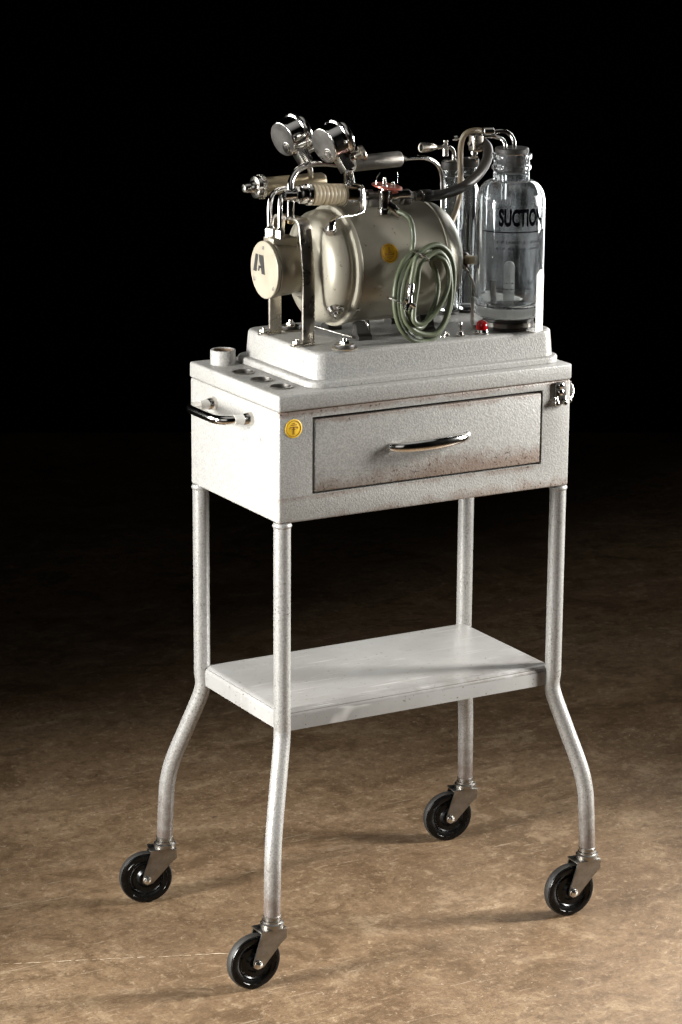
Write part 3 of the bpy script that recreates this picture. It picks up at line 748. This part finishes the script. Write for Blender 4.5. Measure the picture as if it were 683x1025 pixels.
# toggle switch, pilot lamp
q = atz(461, 336.5, ZS)
sw = part('toggle_switch', 'worn_chrome', pump, lambda bm: (hexprism(bm, q, (0, 0, 1), .0062, .0022), lathe(bm, [(0, .0042), (.0040, .0040)], q+V(0, 0, .0022), seg=16)))
part('lever', 'chrome', sw, lambda bm: lathe(bm, [(0, .0016), (.010, .0025), (.0125, .0026), (.014, .0016), (.0143, .0001)], q+V(0, 0, .005), (-.06, 0, 1), 14))
q2 = atz(482.5, 334, ZS)
pl = part('pilot_lamp', 'chrome', pump, lambda bm: lathe(bm, [(0, .0098), (.0018, .0098), (.0026, .0088), (.0058, .0082), (.0064, .0070)], q2, seg=30))
part('lens', 'red_lens', pl, lambda bm: lathe(bm, [(.0060, .0074), (.0110, .0076), (.0150, .0068), (.0175, .0046), (.0185, .0020), (.0187, .0001)], q2, seg=30))
for (u, v) in ((447, 335.5), (436, 336)):
    q = atz(u, v, ZS); part('panel_screw', 'worn_chrome', pump, lambda bm: lathe(bm, [(0, .0048), (.0015, .0046), (.0024, .0024), (.0045, .0022), (.0050, .0001)], q, seg=16))

# bottle cradle: base pad and three straps
bc = atz(508.6, 328, ZS); bc.z = ZS
RB = .0457
vdir = V(CAM.x-bc.x, CAM.y-bc.y, 0).normalized(); rdir = V(-vdir.y, vdir.x, 0)
if rdir.dot(RGT) < 0: rdir = -rdir
def around(ang, r, z): return V(bc.x, bc.y, z) + (vdir*math.cos(ang)+rdir*math.sin(ang))*r
ZBOT = ZS+.0165
def f(bm):
    lathe(bm, [(0, .0320), (.0006, .0335), (.0040, .0338), (.0046, .0325), (.0108, .0325), (.0114, .0338), (.0150, .0338), (.0162, .0325), (.0163, .0001)], bc, seg=56)
cr = part('bottle_cradle', 'black_rubber', pump, f)
part('hoop', 'dark_steel', cr, lambda bm: lathe(bm, [(.0050, .0326), (.0050, .0345), (.0104, .0345), (.0104, .0326)], bc, seg=56, cap0=False, cap1=False))
def strap(ang, h, w=.0165, out=.0010, mat='white_strap'):
    def f(bm):
        n_ = vdir*math.cos(ang)+rdir*math.sin(ang); t_ = V(0, 0, 1).cross(n_)
        prof = [(-w/2, 0), (w/2, 0)] + [(w/2*math.cos(a_), h-w/2+w/2*math.sin(a_)) for a_ in [PI*k/14 for k in range(15)]]
        r0 = RB+out; L2 = []
        for d_ in (0, .0018):
            L2.append([V(bc.x, bc.y, ZS+.0004+z)+t_*x+n_*(r0+d_) for x, z in prof])
        rings(bm, L2)
        foot = [around(ang, .030, ZS+.0014), around(ang, r0+.0012, ZS+.0014)]
        sweep(bm, foot, rsect(w, .0016, .0004, 2), hint=tuple(t_))
    return part('strap', mat, cr, f)
strap(math.radians(59), .083); strap(math.radians(180), .079)
# left strap: cranked outward, with clamp and knob
def f(bm):
    A_ = math.radians(-80); n_ = vdir*math.cos(A_)+rdir*math.sin(A_); t_ = V(0, 0, 1).cross(n_)
    pts = [around(A_, RB-.004, ZS+.0012), around(A_, RB+.0030, ZS+.0020), around(A_, RB+.0022, ZS+.062), around(A_, RB+.012, ZS+.080), around(A_, RB+.019, ZS+.088)]
    sweep(bm, fillet(pts, .006, 5), rsect(.0150, .0022, .0007, 3), hint=tuple(t_))
part('strap', 'nickel', cr, f)
kq = aty(470.5, 260, .085)
part('clamp', 'amber_tube', cr, lambda bm: box(bm, kq-V(.0055, .006, .0055), kq+V(.0055, .006, .0055), .0016))
kp = aty(463.5, 261, .10)
part('clamp_knob', 'bakelite', cr, lambda bm: lathe(bm, [(-.010, .0001), (-.0095, .006), (-.006, .0105), (0, .0122), (.005, .0115), (.008, .0085), (.009, .0001)], kp, (.35, -.35, 0), 28))
pq = atz(462.5, 314, ZS)
part('clamp_post', 'bakelite', cr, lambda bm: (lathe(bm, [(0, .0052), (.055, .0052)], (pq.x, .10, ZS), seg=20), lathe(bm, [(0, .011), (.004, .011), (.005, .0095)], (pq.x, .10, ZS), seg=24)))

# ------------------------------------------------------------------ suction bottle
bot = thing('suction_bottle', 'large clear glass bottle printed SUCTION with black rubber stopper standing in strap cradle', 'bottle', (bc.x, bc.y, ZBOT))
zsh = aty(509, 193, bc.y).z; znk = aty(509, 178, bc.y).z; ztop = aty(509, 153.5, bc.y).z
RN = .0238
def f(bm):
    z0 = ZBOT+.0002; h1, h2, h3 = zsh-z0, znk-z0, ztop-z0
    out = [(0, .0001), (0, RB-.009), (.0012, RB-.004), (.006, RB-.0008), (.012, RB), (h1-.012, RB)]
    for k in range(1, 9):
        a_ = PI/2*k/8; out.append((h1-.012+(h2-h1+.010)*math.sin(a_)*1.0, RB-(RB-RN)*(1-math.cos(a_))))
    out += [(h2+.004, RN), (h2+.010, RN), (h2+.0115, RN+.0020), (h2+.0140, RN+.0026), (h2+.0165, RN+.0020), (h2+.0175, RN+.0002), (h3-.0085, RN+.0002), (h3-.0070, RN+.0024), (h3-.0035, RN+.0030), (h3-.0005, RN+.0022), (h3, RN)]
    th = .0046; inn = [(h3, RN-.0026), (h2+.004, RN-.003)]
    for k in range(7, 0, -1):
        a_ = PI/2*k/8; inn.append((h1-.012+(h2-h1+.010)*math.sin(a_)-.002, RB-(RB-RN)*(1-math.cos(a_))-(.003+(th-.003)*(1-k/8))))
    inn += [(h1-.014, RB-th), (.026, RB-th), (.019, RB-th-.002), (.0150, RB-.012), (.0135, RB-.022), (.0150, .0001)]
    lathe(bm, out+inn, (bc.x, bc.y, z0), (0, 0, 1), 72, cap0=False, cap1=False)
    bmesh.ops.remove_doubles(bm, verts=bm.verts, dist=2.5e-5)
gb = part('glass_body', 'bottle_glass', bot, f, angle=60)
def f(bm):
    lathe(bm, [(-.022, .0192), (-.001, .0205), (.0004, .0206), (.0012, .0222), (.0062, .0224), (.0076, .0212), (.0078, .0001)], (bc.x, bc.y, ztop), seg=48)
stp = part('stopper', 'black_rubber', bot, f)
# print wrapped on the glass
def wrap(bm, ang0, z0, r):
    for v in bm.verts:
        a_ = ang0 + v.co.x/r; z = z0+v.co.y; rr = r+v.co.z
        v.co = V(bc.x, bc.y, z)+(vdir*math.cos(a_)+rdir*math.sin(a_))*rr
zt0 = aty(512, 227.3, bc.y-RB*.86).z; zt1 = aty(512, 209.5, bc.y-RB*.86).z
bm = textmesh('SUCTION', 1., .040)
xs = [v.co.x for v in bm.verts]; ys = [v.co.y for v in bm.verts]
y0_, y1_ = min(ys), max(ys); x0_, x1_ = min(xs), max(xs)
for v in bm.verts: v.co.x = (v.co.x-x0_)*(.0640/(x1_-x0_)); v.co.y = (v.co.y-y0_)*((zt1-zt0)/(y1_-y0_)); v.co.z = 0
for k in range(1, 60):
    bmesh.ops.bisect_plane(bm, geom=bm.verts[:]+bm.edges[:]+bm.faces[:], plane_co=(k*.0013, 0, 0), plane_no=(1, 0, 0))
wrap(bm, math.radians(-19), zt0, RB+.0004)
make('lettering', bm, 'bottle_print', gb, smooth=False)
def f(bm):
    zl = aty(509, 233.2, bc.y-RB*.85).z; z2 = zl
    pts = [around(math.radians(a_), RB+.0003, zl) for a_ in range(-50, 76, 5)]
    vs = [(bm.verts.new(p+V(0, 0, .00065)), bm.verts.new(p-V(0, 0, .00065))) for p in pts]
    for p, q in zip(vs, vs[1:]): bm.faces.new((p[0], q[0], q[1], p[1]))
part('printed_rule', 'bottle_print', gb, f, smooth=False)
rnd = random.Random(3)                                        # worn, unreadable small print
for (v_, a0, a1, hh, den) in ((243, -22, 60, .0052, .62), (249.5, -26, 60, .0042, .58), (284, -10, 40, .0030, .6), (290, -10, 40, .0030, .55)):
    def f(bm):
        zl = aty(509, v_, bc.y-RB*.85).z; a_ = a0
        while a_ < a1:
            w = rnd.uniform(.6, 1.7); h_ = hh*rnd.uniform(.35, 1)*.5
            if rnd.random() < den:
                p = [around(math.radians(a_+d), RB+.0004, zl+s_*h_+rnd.uniform(-.0004, .0004)) for d, s_ in ((0, -1), (w*.65, -1), (w*1.0, 1), (w*.35, 1))]
                bm.faces.new([bm.verts.new(x) for x in p])
            a_ += w*1.1
    part('small_print', 'worn_print', gb, f, smooth=False)
# glass dip tube, metal tubes over the stopper and the thick connector
part('dip_tube', 'slim_glass', bot, lambda bm: lathe(bm, [(0, .0034), (-.062, .0034), (-.062, .0022), (0, .0022), (0, .0034)], aty(505.5, 152, bc.y), seg=20, cap0=False, cap1=False))
t1 = [aty(495, 131.5, bc.y+.010), aty(504, 131.2, bc.y+.008), aty(510.5, 134.5, bc.y+.005), aty(514.3, 141, bc.y), aty(515, 151, bc.y)]
t2 = [aty(484, 136.5, bc.y+.016), aty(494, 136.2, bc.y+.012), aty(501.5, 138.8, bc.y+.006), aty(505.5, 144, bc.y), aty(506, 152, bc.y)]
for pth in (t1, t2): part('bent_tube', 'chrome', bot, lambda bm: tube(bm, pth, .0029, 14, 8))
part('tube_connector', 'worn_chrome', bot, lambda bm: lathe(bm, [(0, .0040), (.0008, .0058), (.0135, .0058), (.0142, .0048), (.0142, .0032)], aty(483.5, 131.5, bc.y+.014), (1, -.25, 0), 22))

# ------------------------------------------------------------------ two slim glass bottles behind
ys_ = .185
def slim(u, vt, label):
    b_ = aty(u, vt, ys_); r = .0128; h = b_.z-ZS
    th_ = thing('slim_bottle', label, 'bottle', (b_.x, ys_, ZS+.0005), 'slim glass bottles behind the motor')
    def f(bm):
        z = .004
        lathe(bm, [(z, .0001), (z, r-.002), (z+.002, r), (h-.030, r), (h-.024, r-.0022), (h-.012, r-.0026), (h-.0105, r-.0010), (h-.008, r-.0010), (h-.007, r-.0026), (h-.004, r-.0012), (h-.001, r-.0014), (h-.001, r-.0044),
                   (h-.024, r-.0044), (h-.031, r-.0018), (z+.006, r-.0018), (z+.004, r-.004), (z+.004, .0001)], (b_.x, ys_, ZS), seg=40, cap0=False, cap1=False)
        bmesh.ops.remove_doubles(bm, verts=bm.verts, dist=2.5e-5)
    part('glass_body', 'slim_glass', th_, f, angle=60)
    part('base_cup', 'black_rubber', th_, lambda bm: lathe(bm, [(.0005, r+.002), (.0030, r+.0022), (.0036, r), (.0038, .0001)], (b_.x, ys_, ZS), seg=32))
    part('stopper', 'black_rubber', th_, lambda bm: lathe(bm, [(-.010, r-.0046), (-.0008, r-.0045), (-.0006, r-.0002), (.0002, r+.0002), (.0098, r+.0002), (.0108, r-.0012), (.0109, .0001)], (b_.x, ys_, b_.z), seg=32))
    return th_, b_
sb1, p1 = slim(451.5, 169, 'slim glass bottle with elbow tube and flared outlet beside the thin bent pipe')
def f(bm):
    tube(bm, [aty(454.5, 161, ys_), aty(454.3, 153, ys_), aty(451, 148.2, ys_), aty(444, 147, ys_), aty(437, 147.2, ys_)], .0030, 14, 8)
    lathe(bm, [(0, .0105), (.0012, .0108), (.0025, .0100), (.0028, .0001)], V(p1.x, ys_, p1.z+.0108), seg=28)
    lathe(bm, [(0, .0042), (.012, .0042), (.013, .0030), (.018, .0028), (.019, .0035), (.021, .0030), (.0215, .0001)], aty(446, 156, ys_), seg=18)
part('elbow_tube', 'worn_chrome', sb1, f)
q = aty(421.5, 147.8, ys_); ax = (aty(439, 147, ys_)-q).normalized()
part('outlet_cone', 'nickel', sb1, lambda bm: lathe(bm, [(.004, .0046), (.0, .0048), (-.0002, .0062), (.0008, .0070), (.010, .0068), (.020, .0046), (.0215, .0036), (.0235, .0036)], q, ax, 26, cap0=False))
part('outlet_bore', 'black_mark', sb1, lambda bm: lathe(bm, [(.0035, .0048), (.0040, .0001)], q, ax, 24))
sb2, p2 = slim(470, 166, 'slim glass bottle with stacked chrome valves behind the big suction bottle')
def f(bm):
    for (u, v, r, h) in ((473, 165, .0062, .012), (474.5, 155, .0048, .011), (473.5, 148, .0060, .006)):
        lathe(bm, [(0, r*.8), (.001, r), (h-.001, r), (h, r*.8)], aty(u, v, ys_-.004), seg=18)
    lathe(bm, [(0, .0030), (.006, .0028), (.0065, .0048), (.010, .0048), (.0105, .0001)], aty(471, 160, ys_-.008), (.9, -.3, .1), 14)
    lathe(bm, [(0, .0036), (.007, .0036), (.0075, .0001)], aty(471, 144, ys_-.008), (-.4, -.6, .1), 14)
part('valve_stack', 'chrome', sb2, f)
def f(bm):
    c_ = aty(476.5, 143, ys_-.012); box(bm, c_-V(.0080, .008, .0120), c_+V(.0085, .008, .0125), .0035, 3)
blk = part('valve_block', 'nickel', sb2, f)
part('valve_knob', 'chrome', sb2, lambda bm: lathe(bm, [(-.0005, .0001), (0, .0036), (.0045, .0042), (.0055, .0026), (.016, .0024)], aty(454, 138.3, ys_-.010), (1, -.1, 0), 18))

# ------------------------------------------------------------------ hoses
bh = thing('black_hose', 'thick black rubber hose curving from the knurled coupling up behind the suction bottle neck', 'hose', aty(424, 196, .095))
yy = [.095, .095, .100, .108, .118, .130, .145, .160, .172, .174]
pp = [(420.5, 196.2), (430, 195.8), (444, 194.3), (458, 189.8), (471, 182.0), (481, 172.0), (487.5, 160), (488.5, 149), (483.5, 142.8), (476, 143)]
part('rubber_tube', 'hose_rubber', bh, lambda bm: tube(bm, [aty(u, v, y_) for (u, v), y_ in zip(pp, yy)], .0068, 20, 8))
part('hose_end', 'black_rubber', bh, lambda bm: lathe(bm, [(0, .0070), (.0006, .0080), (.012, .0078), (.014, .0068)], aty(423, 196.1, .095), (1, .03, .01), 24, cap1=False))
th_ = thing('clear_hose', 'thin yellowed clear tube arching from the chrome valve block down to the motor end', 'hose', aty(461, 170, .150))
pp = [(484, 131.3, .120), (478, 130.3, .130), (470, 131.8, .138), (464.2, 136.5, .144), (461.5, 146, .148), (461, 160, .150), (461, 175, .150), (460.8, 188, .152), (459.5, 200, .152), (456.5, 212, .148), (452, 223, .140)]
part('rubber_tube', 'tan_tube', th_, lambda bm: tube(bm, [aty(*q) for q in pp], .0038, 16, 8))

gh = thing('green_hose', 'coil of thin green rubber hose hanging from the red-wheeled valve before the motor', 'hose', aty(425, 342, .030))
A0 = [(399, 211.5, .068), (405, 214.5, .060), (410, 219, .052), (413, 228, .044), (414, 239, .040), (413, 249, .0375)]
A1 = [(408.5, 257, .035), (399.5, 272.3, .031), (395.4, 291, .028), (395.6, 310, .027), (400.4, 327, .027), (409.9, 338.5, .028), (421, 342, .029), (432.3, 339.5, .030), (443.5, 327, .031), (451, 307, .033), (454.3, 285, .035), (454, 267, .036), (449, 252.6, .037), (438.5, 245, .036), (426, 248.7, .034)]
A2 = [(412.5, 263, .030), (404.8, 282, .027), (402.2, 302, .025), (405.5, 320, .023), (415, 331, .022), (427.3, 335, .022), (437.3, 332.5, .022), (446, 319.6, .023), (450.8, 299, .024), (451, 279, .025), (447.5, 261, .026), (439.5, 252.3, .026), (430, 256, .025)]
A3 = [(420.3, 267, .023), (417.5, 288, .022), (414.5, 308, .0205), (414.5, 321, .019), (421, 324.8, .018), (429, 320, .018), (439, 308.5, .018), (447, 292, .019), (449.5, 276, .020), (445.5, 262, .0215), (438, 258, .024)]
A4 = [(432, 262, .030), (436.5, 273, .036), (438.6, 285, .038), (437, 299, .036), (431, 314, .032), (423, 327, .029), (415, 326, .026), (409.5, 314, .0235), (409.5, 305, .0215), (410.6, 296, .020), (412, 282, .019), (414.8, 266, .019), (417, 257, .020)]
A1b = [(425+(u-425)*.93+1.5, 293+(v-293)*.95, y_+.0075) for u, v, y_ in A1]
path = [aty(*q) for q in A0+A1b+A1+A2+A3+A4]
part('rubber_tube', 'green_rubber', gh, lambda bm: tube(bm, path, .0034, 14, 7))
def f(bm):
    a_ = aty(411.8, 284, .0165); b_ = aty(409.8, 303, .0150); d_ = (b_-a_).normalized(); l_ = (b_-a_).length
    lathe(bm, [(0, .0040), (.003, .0048), (.012, .0048), (.013, .0038), (l_-.006, .0036), (l_-.004, .0046), (l_, .0046)], a_, d_, 20)
    lathe(bm, [(-.008, .0001), (-.0078, .0030), (.0, .0036), (.006, .0034), (.0064, .0042), (.0090, .0040), (.0095, .0001)], b_, (.8, -.1, -.55), 16)
    lathe(bm, [(0, .0034), (.0085, .0032), (.0088, .0042), (.011, .004), (.0115, .0001)], b_, (-.55, -.1, -.8), 16)
part('connector', 'chrome', gh, f)
for (u, v, du, dv, ya, yb) in ((398, 302.5, 10, 5, .0165, .036), (420.5, 256, 8, 5, .0160, .040)):
    c_ = aty(u, v, (ya+yb)/2); e = aty(u+du*.9, v+dv*.9, (ya+yb)/2)-aty(u-du*.9, v-dv*.9, (ya+yb)/2)
    pts = [c_+e*.5*math.cos(a_)+V(0, 1, 0)*(yb-ya)*.62*math.sin(a_) for a_ in [2*PI*k/24 for k in range(25)]]
    part('wire_tie', 'worn_chrome', gh, lambda bm: sweep(bm, pts, circ(.0011, 8)))

# ------------------------------------------------------------------ light: two tall strip boxes at the sides, added fill panels in front and overhead
def area(name, loc, aim, sx, sy, power, col, spread=None):
    l = bpy.data.lights.new(name, 'AREA'); l.shape = 'RECTANGLE'; l.size = sx; l.size_y = sy; l.energy = power; l.color = col
    if spread: l.spread = math.radians(spread)
    o = bpy.data.objects.new(name, l); COL.objects.link(o); o.location = loc
    o.rotation_euler = (Vector(aim)-Vector(loc)).to_track_quat('-Z', 'Y').to_euler(); return o
area('strip_light', (-1.70, .04, .88), (.15, -.12, .30), .30, .80, 20, (1., .985, .955), 66)
area('strip_light', (1.85, -.52, .98), (.25, -.28, .26), .28, .80, 26, (1., .98, .945), 66)
area('rim_light', (-1.15, 1.05, 1.15), (.42, .08, .95), .9, 1.1, 6.5, (1., .99, .97), 90)
area('rim_light', (1.45, .75, 1.15), (.42, .08, .95), .42, 1.0, 3.2, (1., .99, .97), 90)
area('added_front_fill', (-2.3, -2.4, 1.9), (.2, .0, .7), 2.2, 2.2, 2.1, (1., .98, .95), 80)  # added panel lamp, gives the chrome something bright to mirror
area('added_top_fill', (.2, -.6, 2.7), (.2, -.3, .6), 2.0, 2.0, 1.1, (1., .98, .95), 80)  # added overhead lamp, brightens chrome and upper faces
w = bpy.data.worlds.new('World'); S.world = w; w.use_nodes = True
w.node_tree.nodes['Background'].inputs[0].default_value = (.010, .009, .008, 1); w.node_tree.nodes['Background'].inputs[1].default_value = .02
S.view_settings.view_transform = 'Standard'; S.view_settings.look = 'None'; S.view_settings.exposure = 0; S.view_settings.gamma = 1
try:
    S.cycles.use_denoising = True; S.cycles.denoiser = 'OPENIMAGEDENOISE'
    S.cycles.max_bounces = 14; S.cycles.transmission_bounces = 12; S.cycles.glossy_bounces = 6; S.cycles.sample_clamp_indirect = 8
except Exception: pass
